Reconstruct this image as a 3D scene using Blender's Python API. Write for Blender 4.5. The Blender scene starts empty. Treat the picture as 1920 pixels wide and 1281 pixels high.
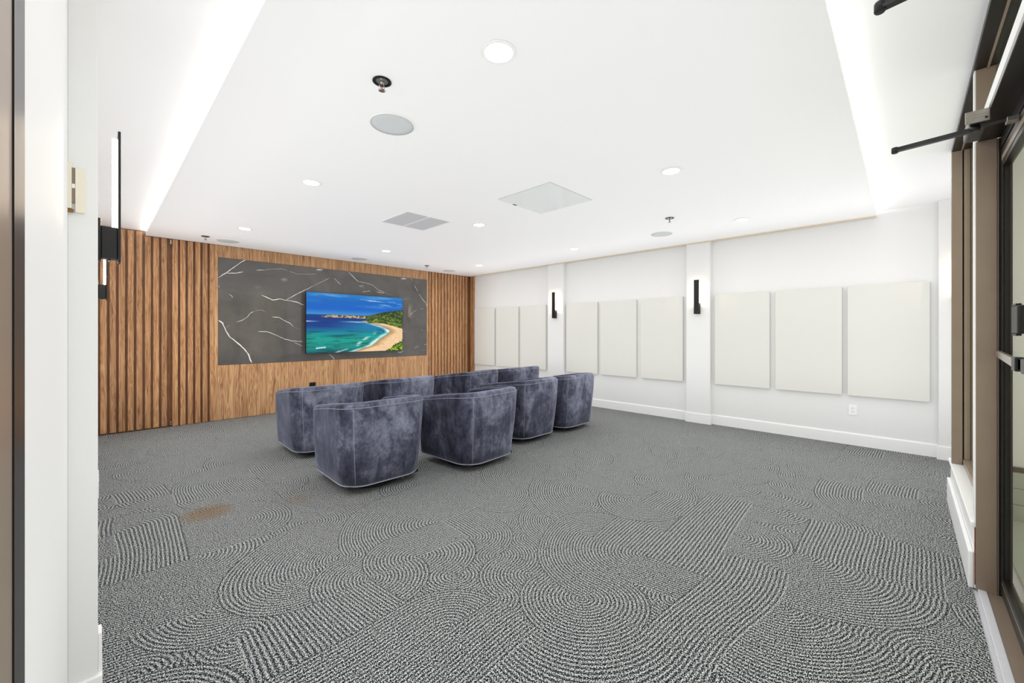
import bpy, bmesh, math, random
import numpy as np
from mathutils import Vector, Matrix

random.seed(7)
scene = bpy.context.scene
C = scene.collection
PI = math.pi

# ------------------------------------------------------------------ camera
F = 758.0                       # focal length in pixels of the 1920 px wide frame
HY = 623.0                      # row of the horizon
CAMH = 1.30
ANG = math.atan((1697 - 960) / F)
fx, fy = math.cos(ANG), math.sin(ANG)
rx, ry = math.sin(ANG), -math.cos(ANG)
cam_d = bpy.data.cameras.new('camera')
cam_d.sensor_width = 36.0
cam_d.lens = F / 1920 * 36.0
cam_d.shift_y = -(640.5 - HY) / 1920
cam_d.clip_start = 0.01
cam = bpy.data.objects.new('camera', cam_d)
C.objects.link(cam)
cam.location = (0, 0, CAMH)
cam.rotation_euler = (PI / 2, 0, math.atan2(fy, fx) - PI / 2)
scene.camera = cam

# ------------------------------------------------------------------ world, exposure
W = bpy.data.worlds.new('world')
scene.world = W
W.use_nodes = True
W.node_tree.nodes['Background'].inputs[0].default_value = (0.965, 0.99, 1.03, 1)
W.node_tree.nodes['Background'].inputs[1].default_value = 1.0
scene.cycles.use_fast_gi = True
scene.cycles.fast_gi_method = 'ADD'  # ambient fill added inside the closed room, from no lamp of its own
W.light_settings.distance = 0.9
W.light_settings.ao_factor = 0.56
scene.cycles.use_denoising = True
scene.cycles.max_bounces = 7
scene.cycles.diffuse_bounces = 4
scene.cycles.glossy_bounces = 3
scene.cycles.sample_clamp_indirect = 6.0
scene.cycles.caustics_reflective = False
scene.cycles.caustics_refractive = False
scene.view_settings.view_transform = 'Standard'
scene.view_settings.look = 'None'
scene.view_settings.gamma = 1.0
scene.view_settings.use_curve_mapping = False
scene.view_settings.exposure = 0.0
DOWN_E = 20.0        # emission of the downlight lenses
COVE_E = 66.0         # emission of the LED strips in the ceiling step
SCONCE_E = 44.0      # emission of the sconce tubes

# ------------------------------------------------------------------ helpers
def s2l(c):
    return tuple(((v / 255) / 12.92 if v / 255 <= 0.04045 else ((v / 255 + 0.055) / 1.055) ** 2.4) for v in c)

class MB:
    """collects boxes, tubes, lathes and links them as one mesh object"""
    def __init__(s):
        s.v = []; s.f = []; s.sm = []
    def add(s, vs, fs, smooth=False):
        n = len(s.v)
        s.v += [tuple(p) for p in vs]
        s.f += [tuple(i + n for i in f) for f in fs]
        s.sm += [smooth] * len(fs)
        return s
    def box(s, a, b, m=None):
        x0, y0, z0 = a; x1, y1, z1 = b
        x0, x1 = min(x0, x1), max(x0, x1); y0, y1 = min(y0, y1), max(y0, y1); z0, z1 = min(z0, z1), max(z0, z1)
        vs = [(x0, y0, z0), (x1, y0, z0), (x1, y1, z0), (x0, y1, z0), (x0, y0, z1), (x1, y0, z1), (x1, y1, z1), (x0, y1, z1)]
        if m is not None:
            vs = [m @ Vector(p) for p in vs]
        return s.add(vs, [(0, 3, 2, 1), (4, 5, 6, 7), (0, 1, 5, 4), (1, 2, 6, 5), (2, 3, 7, 6), (3, 0, 4, 7)])
    def cbox(s, a, b, c=0.004, m=None):
        """box with chamfered edges"""
        x0, y0, z0 = a; x1, y1, z1 = b
        x0, x1 = min(x0, x1), max(x0, x1); y0, y1 = min(y0, y1), max(y0, y1); z0, z1 = min(z0, z1), max(z0, z1)
        bm = bmesh.new()
        bmesh.ops.create_cube(bm, size=1.0)
        for v in bm.verts:
            v.co = Vector(((x0 + x1) / 2 + v.co.x * (x1 - x0), (y0 + y1) / 2 + v.co.y * (y1 - y0), (z0 + z1) / 2 + v.co.z * (z1 - z0)))
        bmesh.ops.bevel(bm, geom=bm.edges[:] , offset=c, segments=2, affect='EDGES', profile=0.5)
        bm.verts.index_update()
        vs = [v.co.copy() for v in bm.verts]
        if m is not None:
            vs = [m @ p for p in vs]
        fs = [[v.index for v in f.verts] for f in bm.faces]
        bm.free()
        return s.add(vs, fs)
    def lathe(s, prof, n=32, c=(0, 0, 0), m=None, smooth=True, cap0=True, cap1=True):
        vs = []; fs = []
        for r, z in prof:
            for k in range(n):
                a = 2 * PI * k / n
                p = Vector((c[0] + r * math.cos(a), c[1] + r * math.sin(a), c[2] + z))
                vs.append(m @ p if m is not None else p)
        for i in range(len(prof) - 1):
            for k in range(n):
                fs.append((i * n + k, i * n + (k + 1) % n, (i + 1) * n + (k + 1) % n, (i + 1) * n + k))
        s.add(vs, fs, smooth)
        base = len(s.v) - len(vs)
        if cap0: s.f.append(tuple(base + k for k in reversed(range(n)))); s.sm.append(False)
        if cap1: s.f.append(tuple(base + (len(prof) - 1) * n + k for k in range(n))); s.sm.append(False)
        return s
    def tube(s, pts, r, n=8, closed=False):
        pts = [Vector(p) for p in pts]
        vs = []; fs = []; N = len(pts)
        for i, p in enumerate(pts):
            if closed:
                t = pts[(i + 1) % N] - pts[i - 1]
            else:
                t = pts[min(i + 1, N - 1)] - pts[max(i - 1, 0)]
            t.normalize()
            up = Vector((0, 0, 1)) if abs(t.z) < 0.9 else Vector((1, 0, 0))
            a = t.cross(up).normalized(); b = a.cross(t)
            rr = r[i] if isinstance(r, (list, tuple)) else r
            for k in range(n):
                an = 2 * PI * k / n
                vs.append(p + a * rr * math.cos(an) + b * rr * math.sin(an))
        for i in range(N if closed else N - 1):
            j = (i + 1) % N
            for k in range(n):
                fs.append((i * n + k, i * n + (k + 1) % n, j * n + (k + 1) % n, j * n + k))
        s.add(vs, fs, True)
        if not closed:
            base = len(s.v) - len(vs)
            s.f.append(tuple(base + k for k in reversed(range(n)))); s.sm.append(False)
            s.f.append(tuple(base + (N - 1) * n + k for k in range(n))); s.sm.append(False)
        return s
    def mesh(s, name, mat):
        me = bpy.data.meshes.new(name)
        me.from_pydata(s.v, [], s.f)
        me.polygons.foreach_set('use_smooth', s.sm)
        if mat: me.materials.append(mat)
        me.update()
        return me
    def build(s, name, mat, parent=None, **k):
        o = bpy.data.objects.new(name, s.mesh(name, mat))
        C.objects.link(o)
        if parent is not None: o.parent = parent
        for kk, vv in k.items(): o[kk] = vv
        return o

def link(name, me, parent=None, loc=(0, 0, 0), rotz=0.0):
    o = bpy.data.objects.new(name, me); C.objects.link(o)
    o.location = loc; o.rotation_euler = (0, 0, rotz)
    if parent is not None: o.parent = parent
    return o

def thing(name, label, cat, loc=(0, 0, 0), rotz=0.0, group=None):
    o = bpy.data.objects.new(name, None); C.objects.link(o)
    o.empty_display_size = 0.1
    o.location = loc; o.rotation_euler = (0, 0, rotz)
    o['label'] = label; o['category'] = cat
    if group: o['group'] = group
    return o

def dup(root, loc, rotz=0.0, label=None):
    r = root.copy(); C.objects.link(r); r.location = loc; r.rotation_euler = (0, 0, rotz)
    if label: r['label'] = label
    for ch in list(root.children):
        c = ch.copy(); C.objects.link(c); c.parent = r
        for g in list(ch.children):
            d = g.copy(); C.objects.link(d); d.parent = c
    return r

def struct(o):
    o['kind'] = 'structure'; return o

# ------------------------------------------------------------------ node helper
class NT:
    def __init__(s, name):
        s.m = bpy.data.materials.new(name); s.m.use_nodes = True
        s.t = s.m.node_tree; s.b = s.t.nodes['Principled BSDF']
    def n(s, ty, **k):
        o = s.t.nodes.new(ty)
        for a, v in k.items(): setattr(o, a, v)
        return o
    def l(s, a, b): s.t.links.new(a, b)
    def put(s, inp, v):
        if isinstance(v, bpy.types.NodeSocket): s.l(v, inp)
        else: inp.default_value = v
    def math(s, op, a, b=0.0, c=0.0, clamp=False):
        o = s.n('ShaderNodeMath', operation=op, use_clamp=clamp)
        s.put(o.inputs[0], a); s.put(o.inputs[1], b); s.put(o.inputs[2], c)
        return o.outputs[0]
    def vmath(s, op, a, b=(0, 0, 0), sc=1.0):
        o = s.n('ShaderNodeVectorMath', operation=op)
        s.put(o.inputs[0], a); s.put(o.inputs[1], b)
        if op == 'SCALE': s.put(o.inputs['Scale'], sc)
        return o.outputs[1] if op in ('LENGTH', 'DISTANCE', 'DOT_PRODUCT') else o.outputs[0]
    def noise(s, vec, scale=5.0, detail=2.0, rough=0.5, dist=0.0):
        o = s.n('ShaderNodeTexNoise')
        if vec is not None: s.l(vec, o.inputs['Vector'])
        o.inputs['Scale'].default_value = scale; o.inputs['Detail'].default_value = detail
        o.inputs['Roughness'].default_value = rough; o.inputs['Distortion'].default_value = dist
        return o
    def ramp(s, fac, stops, interp='LINEAR'):
        o = s.n('ShaderNodeValToRGB'); cr = o.color_ramp; cr.interpolation = interp
        while len(cr.elements) < len(stops): cr.elements.new(0.5)
        for e, (p, c) in zip(cr.elements, stops):
            e.position = p; e.color = (*c, 1) if len(c) == 3 else c
        s.put(o.inputs[0], fac)
        return o.outputs[0]
    def mix(s, f, a, b, blend='MIX'):
        o = s.n('ShaderNodeMix', data_type='RGBA', blend_type=blend)
        s.put(o.inputs['Factor'], f)
        for i, v in ((6, a), (7, b)):
            if isinstance(v, bpy.types.NodeSocket): s.l(v, o.inputs[i])
            else: o.inputs[i].default_value = (*v, 1) if len(v) == 3 else v
        return o.outputs[2]
    def mixf(s, f, a, b):
        o = s.n('ShaderNodeMix', data_type='FLOAT')
        s.put(o.inputs[0], f); s.put(o.inputs[2], a); s.put(o.inputs[3], b)
        return o.outputs[0]
    def sep(s, v):
        o = s.n('ShaderNodeSeparateXYZ'); s.l(v, o.inputs[0]); return o.outputs
    def comb(s, x, y, z=0.0):
        o = s.n('ShaderNodeCombineXYZ'); s.put(o.inputs[0], x); s.put(o.inputs[1], y); s.put(o.inputs[2], z); return o.outputs[0]
    def bump(s, h, strength=0.2, dist=0.01):
        o = s.n('ShaderNodeBump'); o.inputs['Strength'].default_value = strength; o.inputs['Distance'].default_value = dist
        s.l(h, o.inputs['Height']); s.l(o.outputs[0], s.b.inputs['Normal'])
    def pos(s): return s.n('ShaderNodeNewGeometry').outputs['Position']
    def obj(s): return s.n('ShaderNodeTexCoord').outputs['Object']
    def rnd(s): return s.n('ShaderNodeObjectInfo').outputs['Random']

def plain(name, col, rough=0.5, metal=0.0, spec=0.5, bump=0.0, bscale=60.0, var=0.03):
    t = NT(name)
    nz = t.noise(t.pos(), bscale, 3.0)
    c = t.mix(nz.outputs[0], tuple(v * (1 - var) for v in col), tuple(min(1, v * (1 + var)) for v in col))
    t.l(c, t.b.inputs['Base Color'])
    t.b.inputs['Roughness'].default_value = rough
    t.b.inputs['Metallic'].default_value = metal
    t.b.inputs['Specular IOR Level'].default_value = spec
    if bump: t.bump(nz.outputs[0], bump, 0.002)
    return t.m

def emit(name, col, e):
    t = NT(name)
    t.b.inputs['Base Color'].default_value = (*col, 1)
    t.b.inputs['Emission Color'].default_value = (*col, 1)
    t.b.inputs['Emission Strength'].default_value = e
    return t.m

# ------------------------------------------------------------------ materials
M_wall = plain('wall_paint', s2l((231, 231, 230)), 0.55, bump=0.08, bscale=180, var=0.01)
M_ceil = plain('ceiling_paint', s2l((249, 249, 250)), 0.6, bump=0.04, bscale=120, var=0.006)
M_base = plain('baseboard_gloss_paint', s2l((244, 244, 243)), 0.3, var=0.01)
M_tan = plain('tan_edge_trim', s2l((222, 203, 170)), 0.5)
M_bronze = plain('dark_bronze_aluminium', s2l((146, 130, 115)), 0.38, metal=0.25, var=0.08, bscale=9)
M_bronze_dark = plain('black_bronze_aluminium', s2l((34, 30, 28)), 0.35, metal=0.4, var=0.1, bscale=9)
M_black = plain('black_powder_coat', s2l((24, 24, 26)), 0.38, var=0.1)
M_rubber = plain('black_gasket', s2l((14, 14, 18)), 0.6)
M_steel = plain('brushed_steel', s2l((190, 184, 174)), 0.28, metal=0.9, var=0.06)
M_chrome = plain('chrome', s2l((215, 215, 215)), 0.12, metal=1.0)
M_white_pl = plain('white_plastic', s2l((244, 244, 244)), 0.3)
M_cream = plain('cream_plastic', s2l((232, 226, 208)), 0.4)
M_grey = plain('grey_grille', s2l((205, 210, 212)), 0.6, var=0.03, bscale=900)
M_vent = plain('vent_metal', s2l((205, 205, 208)), 0.4, var=0.03)
M_duct = plain('vent_dark_interior', s2l((70, 70, 72)), 0.7)
M_hatch = plain('glossy_access_panel', s2l((226, 231, 231)), 0.12, spec=0.6, var=0.01)
M_thr = plain('stone_threshold', s2l((205, 205, 210)), 0.35, var=0.06, bscale=30)
M_down = emit('downlight_lens', (1.0, 0.995, 0.985), DOWN_E)
M_cove = emit('cove_led', (1.0, 0.97, 0.92), COVE_E)
M_tube = emit('sconce_tube', (1.0, 0.77, 0.54), SCONCE_E)
M_strip = plain('raw_drywall_edge', s2l((130, 70, 60)), 0.8, var=0.4, bscale=80)

M_ctile = plain('corridor_tile', s2l((168, 176, 164)), 0.25, var=0.04, bscale=4)
M_cwall = plain('corridor_paint', s2l((206, 194, 170)), 0.6, var=0.02, bscale=3)

def fabric_panel():
    t = NT('cream_acoustic_fabric')
    p = t.pos()
    nz = t.noise(p, 700, 2.0)
    nb = t.noise(p, 3.0, 3.0)
    c = t.mix(nz.outputs[0], s2l((213, 213, 208)), s2l((225, 225, 220)))
    c = t.mix(t.math('MULTIPLY', nb.outputs[0], 0.25), c, s2l((216, 214, 200)))
    t.l(c, t.b.inputs['Base Color']); t.b.inputs['Roughness'].default_value = 0.9
    t.b.inputs['Specular IOR Level'].default_value = 0.1
    t.bump(nz.outputs[0], 0.15, 0.001)
    return t.m
M_fab = fabric_panel()

def walnut(name, dark, mid, light, sc=1.0):
    t = NT(name)
    P = t.pos()
    off = t.math('MULTIPLY', t.rnd(), 31.0)
    v = t.vmath('ADD', P, t.comb(off, off, t.math('MULTIPLY', off, 3.1)))
    v1 = t.vmath('MULTIPLY', v, (1.0, 1.0, 0.022))
    n1 = t.noise(v1, 70 * sc, 5.0, 0.62, 0.5)
    v2 = t.vmath('MULTIPLY', v, (1.0, 1.0, 0.07))
    n2 = t.noise(v2, 16 * sc, 3.0, 0.5, 1.4)
    w = t.math('FRACT', t.math('MULTIPLY', n2.outputs[0], 7.0))
    w = t.math('ABSOLUTE', t.math('SUBTRACT', w, 0.5))
    f = t.math('ADD', t.math('MULTIPLY', n1.outputs[0], 0.75), t.math('MULTIPLY', w, 0.5))
    c = t.ramp(f, [(0.26, dark), (0.46, mid), (0.72, light)])
    tone = t.math('ADD', 0.82, t.math('MULTIPLY', t.rnd(), 0.30))
    c2 = t.vmath('SCALE', c, sc=tone)
    t.l(c2, t.b.inputs['Base Color'])
    t.b.inputs['Roughness'].default_value = 0.42
    t.bump(n1.outputs[0], 0.12, 0.001)
    return t.m
M_wood = walnut('walnut_slat', s2l((108, 72, 44)), s2l((170, 124, 86)), s2l((206, 160, 116)))
M_wood2 = walnut('walnut_veneer', s2l((116, 80, 50)), s2l((174, 131, 93)), s2l((210, 168, 124)), 0.7)
M_woodb = walnut('walnut_backing_shaded', s2l((76, 46, 26)), s2l((116, 76, 46)), s2l((136, 94, 60)))  # darker walnut: shade between the slats put into the colour

def marble():
    t = NT('charcoal_marble')
    P = t.pos()
    n = t.noise(P, 1.6, 5.0, 0.6, 0.8)
    c = t.ramp(n.outputs[0], [(0.3, s2l((82, 80, 79))), (0.7, s2l((104, 99, 95)))])
    fine = t.noise(t.vmath('MULTIPLY', P, (1, 1, 5)), 4.0, 6.0, 0.7, 2.0)
    thin = t.math('ABSOLUTE', t.math('SUBTRACT', fine.outputs[0], 0.5))
    thin = t.math('SUBTRACT', 1.0, t.math('MULTIPLY', thin, 90.0), clamp=True)
    c = t.mix(t.math('MULTIPLY', thin, 0.10), c, s2l((150, 146, 142)))
    t.l(c, t.b.inputs['Base Color'])
    t.b.inputs['Roughness'].default_value = 0.06
    t.b.inputs['Specular IOR Level'].default_value = 0.5
    return t.m
M_marble = marble()
M_vein = plain('white_vein', s2l((232, 228, 222)), 0.1, var=0.15, bscale=40)

def velvet():
    t = NT('grey_blue_velvet')
    o = t.n('ShaderNodeTexCoord').outputs['Object']
    r = t.math('MULTIPLY', t.rnd(), 17.0)
    v = t.vmath('ADD', o, t.comb(r, r, r))
    a = t.noise(v, 3.2, 6.0, 0.62, 0.5)
    b = t.noise(t.vmath('MULTIPLY', v, (1, 1, 0.35)), 11.0, 5.0, 0.65, 0.8)
    f = t.math('ADD', t.math('MULTIPLY', a.outputs[0], 0.48), t.math('MULTIPLY', b.outputs[0], 0.34))
    cc = t.noise(t.vmath('ADD', o, t.comb(r, 5.0, r)), 34.0, 4.0, 0.7, 0.3)
    f = t.math('ADD', f, t.math('MULTIPLY', cc.outputs[0], 0.18))
    # back between the seams painted lighter, sides darker, imitating light on the chair
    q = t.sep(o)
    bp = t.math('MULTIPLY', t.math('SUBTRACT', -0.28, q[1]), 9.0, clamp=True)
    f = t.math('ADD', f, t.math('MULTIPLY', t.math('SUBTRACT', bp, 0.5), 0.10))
    c = t.ramp(f, [(0.38, s2l((40, 42, 54))), (0.50, s2l((74, 76, 92))), (0.60, s2l((118, 121, 138))), (0.72, s2l((160, 163, 178)))])
    t.l(c, t.b.inputs['Base Color'])
    t.b.inputs['Roughness'].default_value = 0.85
    t.b.inputs['Specular IOR Level'].default_value = 0.15
    t.b.inputs['Sheen Weight'].default_value = 0.55
    t.b.inputs['Sheen Roughness'].default_value = 0.35
    t.b.inputs['Sheen Tint'].default_value = (*s2l((190, 196, 220)), 1)
    nz = t.noise(o, 320, 2.0)
    t.bump(nz.outputs[0], 0.12, 0.001)
    return t.m
M_velvet = velvet()
M_pipe = plain('velvet_piping', s2l((150, 152, 166)), 0.8)

def glass(name, tint):
    t = NT(name)
    t.t.nodes.remove(t.b)
    tr = t.n('ShaderNodeBsdfTransparent'); tr.inputs[0].default_value = (*tint, 1)
    gl = t.n('ShaderNodeBsdfGlossy'); gl.inputs['Roughness'].default_value = 0.02
    fr = t.n('ShaderNodeFresnel'); fr.inputs[0].default_value = 1.5
    mx = t.n('ShaderNodeMixShader')
    bf = t.n('ShaderNodeNewGeometry').outputs['Backfacing']
    t.l(t.math('MULTIPLY', fr.outputs[0], t.math('SUBTRACT', 1.0, bf)), mx.inputs[0]); t.l(tr.outputs[0], mx.inputs[1]); t.l(gl.outputs[0], mx.inputs[2])
    t.l(mx.outputs[0], t.t.nodes['Material Output'].inputs[0])
    return t.m
M_glass = glass('clear_glass', (0.93, 0.955, 0.91))

def carpet():
    t = NT('swirl_carpet')
    P = t.pos()
    wn = t.noise(P, 1.0, 0.0)
    warp = t.vmath('SCALE', t.vmath('SUBTRACT', wn.outputs['Color'], (0.5, 0.5, 0.5)), sc=0.22)
    Q = t.vmath('ADD', P, warp)
    TILE, PER = 0.62, 0.0188
    def layer(size, seed):
        p = t.vmath('SCALE', Q, sc=1 / size)
        p = t.vmath('ADD', p, (seed * 0.37, seed * 0.21, 0))
        q = t.sep(p)
        cx, cy = t.math('FLOOR', q[0]), t.math('FLOOR', q[1])
        fxx, fyy = t.math('FRACT', q[0]), t.math('FRACT', q[1])
        w = t.n('ShaderNodeTexWhiteNoise', noise_dimensions='2D')
        t.l(t.comb(t.math('ADD', cx, seed * 7.0), cy), w.inputs['Vector'])
        h = t.sep(w.outputs['Color'])
        kx, ky = t.math('GREATER_THAN', h[0], 0.5), t.math('GREATER_THAN', h[1], 0.5)
        f = t.comb(fxx, fyy)
        d1 = t.vmath('DISTANCE', f, t.comb(kx, ky))
        d2 = t.vmath('DISTANCE', f, t.comb(t.math('SUBTRACT', 1.0, kx), t.math('SUBTRACT', 1.0, ky)))
        far = t.math('GREATER_THAN', d1, 1.0)
        d = t.mixf(far, d1, d2)
        st = t.mixf(kx, fxx, fyy)
        d = t.mixf(t.math('GREATER_THAN', h[2], 0.70 if seed > 1 else 0.86), d, st)
        s = t.math('SINE', t.math('MULTIPLY', d, 2 * PI * round(size / PER)))
        return s, w.outputs['Value']
    s1, v1 = layer(TILE, 1.0)
    s2, v2 = layer(TILE / 2, 2.0)
    s = t.mixf(t.math('GREATER_THAN', v1, 0.60), s2, s1)
    sp = t.noise(P, 240, 1.0, 0.5)
    sp2 = t.noise(P, 165, 1.0, 0.6)
    f = t.math('ADD', t.math("MULTIPLY", s, 0.30), 0.40)
    f = t.math('ADD', f, t.math('MULTIPLY', t.math('SUBTRACT', sp.outputs[0], 0.5), 4.2))
    f = t.math('ADD', f, t.math('MULTIPLY', t.math('SUBTRACT', sp2.outputs[0], 0.5), 2.8))
    c = t.ramp(f, [(0.18, s2l((28, 31, 42))), (0.52, s2l((74, 78, 84))), (0.86, s2l((206, 208, 202)))])
    # brown spill stain and a smaller one beside it
    q = t.sep(P)
    def blob(cx, cy, rx_, ry_):
        dx = t.math('DIVIDE', t.math('SUBTRACT', q[0], cx), rx_)
        dy = t.math('DIVIDE', t.math('SUBTRACT', q[1], cy), ry_)
        d = t.math('ADD', t.math('POWER', t.math('ABSOLUTE', dx), 3.0), t.math('POWER', t.math('ABSOLUTE', dy), 3.0))
        return t.math('SUBTRACT', 1.25, t.math('ADD', d, t.math('MULTIPLY', sp2.outputs[0], 0.5)), clamp=True)
    b = t.math('MAXIMUM', blob(0.56, 3.60, 0.17, 0.16), t.math('MULTIPLY', blob(1.09, 3.38, 0.10, 0.12), 0.4))
    c = t.mix(t.math('MULTIPLY', b, 0.55), c, s2l((116, 86, 44)))
    t.l(c, t.b.inputs['Base Color'])
    t.b.inputs['Roughness'].default_value = 0.95
    t.b.inputs['Specular IOR Level'].default_value = 0.05
    t.bump(t.math('ADD', t.math('MULTIPLY', s, 0.3), sp.outputs[0]), 0.4, 0.003)
    return t.m
M_carpet = carpet()

# ------------------------------------------------------------------ room dimensions
YT = 7.24        # walnut wall
XR, XP = 6.08, 6.00      # right wall in the bays / pilaster face
XL, XLP = -0.065, 0.004   # left wall in the bays / pilaster face
ZC, ZU = 2.585, 2.645    # dropped ceiling underside / upper ceiling
YF = -0.245      # storefront opening plane
YB = -0.62       # back of the alcove right of the storefront

# floor with carpet tiles
fl = struct(MB().box((-0.4, -2.6, -0.15), (6.5, 7.5, -0.006)).build('floor', M_thr))
TS = 0.62
xs = [XL] + [0.30 + TS * i for i in range(10)] + [XR]
ys = [YB] + [-0.245] + [0.30 + TS * i for i in range(12)] + [YT]
tile_meshes = {}
for i in range(len(xs) - 1):
    for j in range(len(ys) - 1):
        x0, x1, y0, y1 = xs[i], xs[i + 1], ys[j], ys[j + 1]
        if j == 0 and x1 < 4.5: continue
        if x1 - x0 < 0.01 or y1 - y0 < 0.01: continue
        if j == 0: x0 = max(x0, 4.4)
        w, d = round(x1 - x0, 4), round(y1 - y0, 4)
        if (w, d) not in tile_meshes:
            tile_meshes[(w, d)] = MB().box((0, 0, -0.006), (w, d, 0.0)).mesh('carpet_tile', M_carpet)
        link('carpet_tile', tile_meshes[(w, d)], fl, (x0, y0, 0))

# upper ceiling, dropped ceiling panel
struct(MB().box((-0.4, YB - 0.1, ZU), (6.5, 7.5, ZU + 0.2)).build('ceiling', M_ceil))
DX0, DX1, DY0 = 0.457, 6.0, 0.224
dc = struct(MB().cbox((DX0, DY0, ZC), (DX1 + 0.07, YT - 0.004, ZC + 0.034), 0.0015).build('dropped_ceiling', M_ceil))
MB().box((DX0 + 0.09, DY0 + 0.09, ZC + 0.034), (DX1 + 0.07, YT - 0.004, ZU + 0.01)).build('core', M_ceil, dc)
MB().box((DX0 + 0.030, DY0 + 0.10, ZC + 0.0345), (DX0 + 0.045, YT - 0.05, ZC + 0.0375)).build('led_strip', M_cove, dc)
MB().box((DX0 + 0.030, DY0 + 0.030, ZC + 0.0345), (DX1 - 0.02, DY0 + 0.045, ZC + 0.0375)).build('led_strip', M_cove, dc)
struct(MB().box((DX1 - 0.010, DY0 + 0.001, ZC - 0.014), (DX1 - 0.002, YT - 0.1, ZC)).build('trim_1', M_tan))

# right wall with pilasters
wr = struct(MB().box((XR, YB, 0), (XR + 0.15, YT + 0.2, ZU)).build('wall_right', M_wall))
PIL = [(4.518, 4.88), (1.963, 2.286), (-0.57, -0.246)]
for a, b in PIL:
    struct(MB().cbox((XP, a, 0), (XR, b, ZU - 0.0005), 0.002).build('pilaster', M_wall))
def skirt(mb, x, y0, y1, side, h=0.138, th=0.014):
    """baseboard with an eased top on a wall in the plane X = x facing side"""
    s = side
    prof = [(0, 0), (th, 0), (th, h - 0.016), (th * 0.75, h - 0.005), (th * 0.3, h), (0, h)]
    vs = [(x + s * p, y0, z) for p, z in prof] + [(x + s * p, y1, z) for p, z in prof]
    n = len(prof)
    fs = [(i, (i + 1) % n, n + (i + 1) % n, n + i) for i in range(n)] + [tuple(range(n)), tuple(range(2 * n - 1, n - 1, -1))]
    mb.add(vs, fs)
mb = MB()
edges = [YT - 0.02] + [e for a, b in PIL for e in (b, a)] + [YB]
for k in range(0, len(edges), 2):
    skirt(mb, XR, edges[k + 1], edges[k], -1)
struct(mb.build('baseboard_right', M_base))
mb = MB()
for a, b in PIL:
    mb.cbox((XP - 0.014, a - 0.014, 0), (XR, b + 0.014, 0.138), 0.004)
struct(mb.build('trim_2', M_base))

# left wall with pilasters
wl = struct(MB().box((XL - 0.15, YB, 0), (XL, YT + 0.2, ZU)).build('wall_left', M_wall))
for a, b in PIL[:2]:
    struct(MB().cbox((XL, a, 0), (XLP, b, ZU - 0.0005), 0.0015).build('pilaster', M_wall))
mb = MB()
for a, b in ((2.286, 4.518), (4.88, 7.2), (0.9, 1.963)):
    skirt(mb, XL, a, b, 1)
struct(mb.build('baseboard_left', M_base))
mb = MB()
for a, b in PIL[:2]:
    mb.cbox((XL, a - 0.012, 0), (XLP + 0.011, b + 0.012, 0.138), 0.003)
mb.cbox((XLP, 1.975, 0.138), (XLP + 0.010, 2.02, 0.27), 0.002)
struct(mb.build('trim_3', M_base))
# bronze door frame beside the camera in the left wall
t4 = struct(MB().cbox((XL - 0.02, 0.10, 0), (XL + 0.005, 0.735, 2.3), 0.002).build('trim_4', M_bronze))
MB().box((XL, 0.655, 0), (XL + 0.0065, 0.742, 2.3)).build('gasket', M_bronze_dark, t4)

# front wall left of the doors, above them, and the return behind the side light
XJ2, XJ1, XJ0 = 3.09, 4.37, 1.02
wf = struct(MB().box((XL, YF - 0.15, 0), (XJ0 - 0.05, YF, ZU)).build('wall_front', M_wall))
MB().box((4.42, YB, 0), (4.53, YF - 0.012, ZU)).build('wall_return', M_wall, wf)
for k in range(3):
    MB().cbox((4.405, YB - 0.05, 0.004 + 0.112 * k), (4.419, -0.38, 0.112 * (k + 1)), 0.002).build('skirting_tile', M_ctile, wf)
MB().cbox((4.400, YB - 0.05, 0.340), (4.419, -0.38, 0.372), 0.002).build('dark_rail', M_bronze_dark, wf)
MB().box((4.42, YB - 0.05, 0), (XR, YB, ZU)).build('alcove_back', M_wall, wf)
# curb under the side light: tall two-step baseboard with a cap
cb = struct(MB().cbox((XJ2 + 0.015, -0.365, 0), (4.56, -0.250, 0.315), 0.003).build('baseboard_front', M_base))
MB().cbox((XJ2 + 0.012, -0.250, 0), (4.57, -0.231, 0.185), 0.005).build('lower_board', M_base, cb)
MB().cbox((XJ2 + 0.008, -0.365, 0.315), (4.56, -0.238, 0.338), 0.004).build('cap', M_base, cb)
MB().box((XJ2 + 0.0135, -0.29, 0.02), (XJ2 + 0.0150, -0.252, 0.31)).build('raw_edge', M_strip, cb)

# ------------------------------------------------------------------ storefront frame
ZS = 2.62       # soffit
sf = struct(MB().cbox((XJ0 - 0.05, -0.42, ZS), (4.42, YF, ZU), 0.002).build('window_1', M_bronze_dark))
MB().box((XJ0, -0.300, ZS - 0.008), (4.37, -0.292, ZS)).build('soffit_groove_bead', M_bronze, sf)
# far jamb of the side light: two faces with a dark groove between
MB().cbox((XJ1, -0.298, 0.338), (4.42, YF, ZS), 0.002).build('far_jamb', M_bronze, sf)
MB().box((XJ1 + 0.012, -0.306, 0.338), (4.42, -0.298, ZS)).build('jamb_groove', M_rubber, sf)
MB().cbox((XJ1, -0.42, 0.338), (4.42, -0.306, ZS), 0.002).build('jamb_back', M_bronze, sf)
MB().cbox((XJ2 + 0.05, -0.345, 0.338), (XJ1, -0.30, 0.38), 0.002).build('sill_rail', M_bronze, sf)
MB().box((XJ2 + 0.05, -0.326, 0.38), (XJ1, -0.320, ZS)).build('pane', M_glass, sf)
# post between side light and doors
MB().cbox((XJ2, -0.325, 0), (XJ2 + 0.05, -0.256, ZS), 0.0015).build('post', M_bronze, sf)
MB().box((XJ2 + 0.002, -0.2555, 0.338), (XJ2 + 0.048, -0.2500, ZS)).build('post_lit_strip', M_base, sf)  # light on the post's front face put in as a white strip
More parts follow.
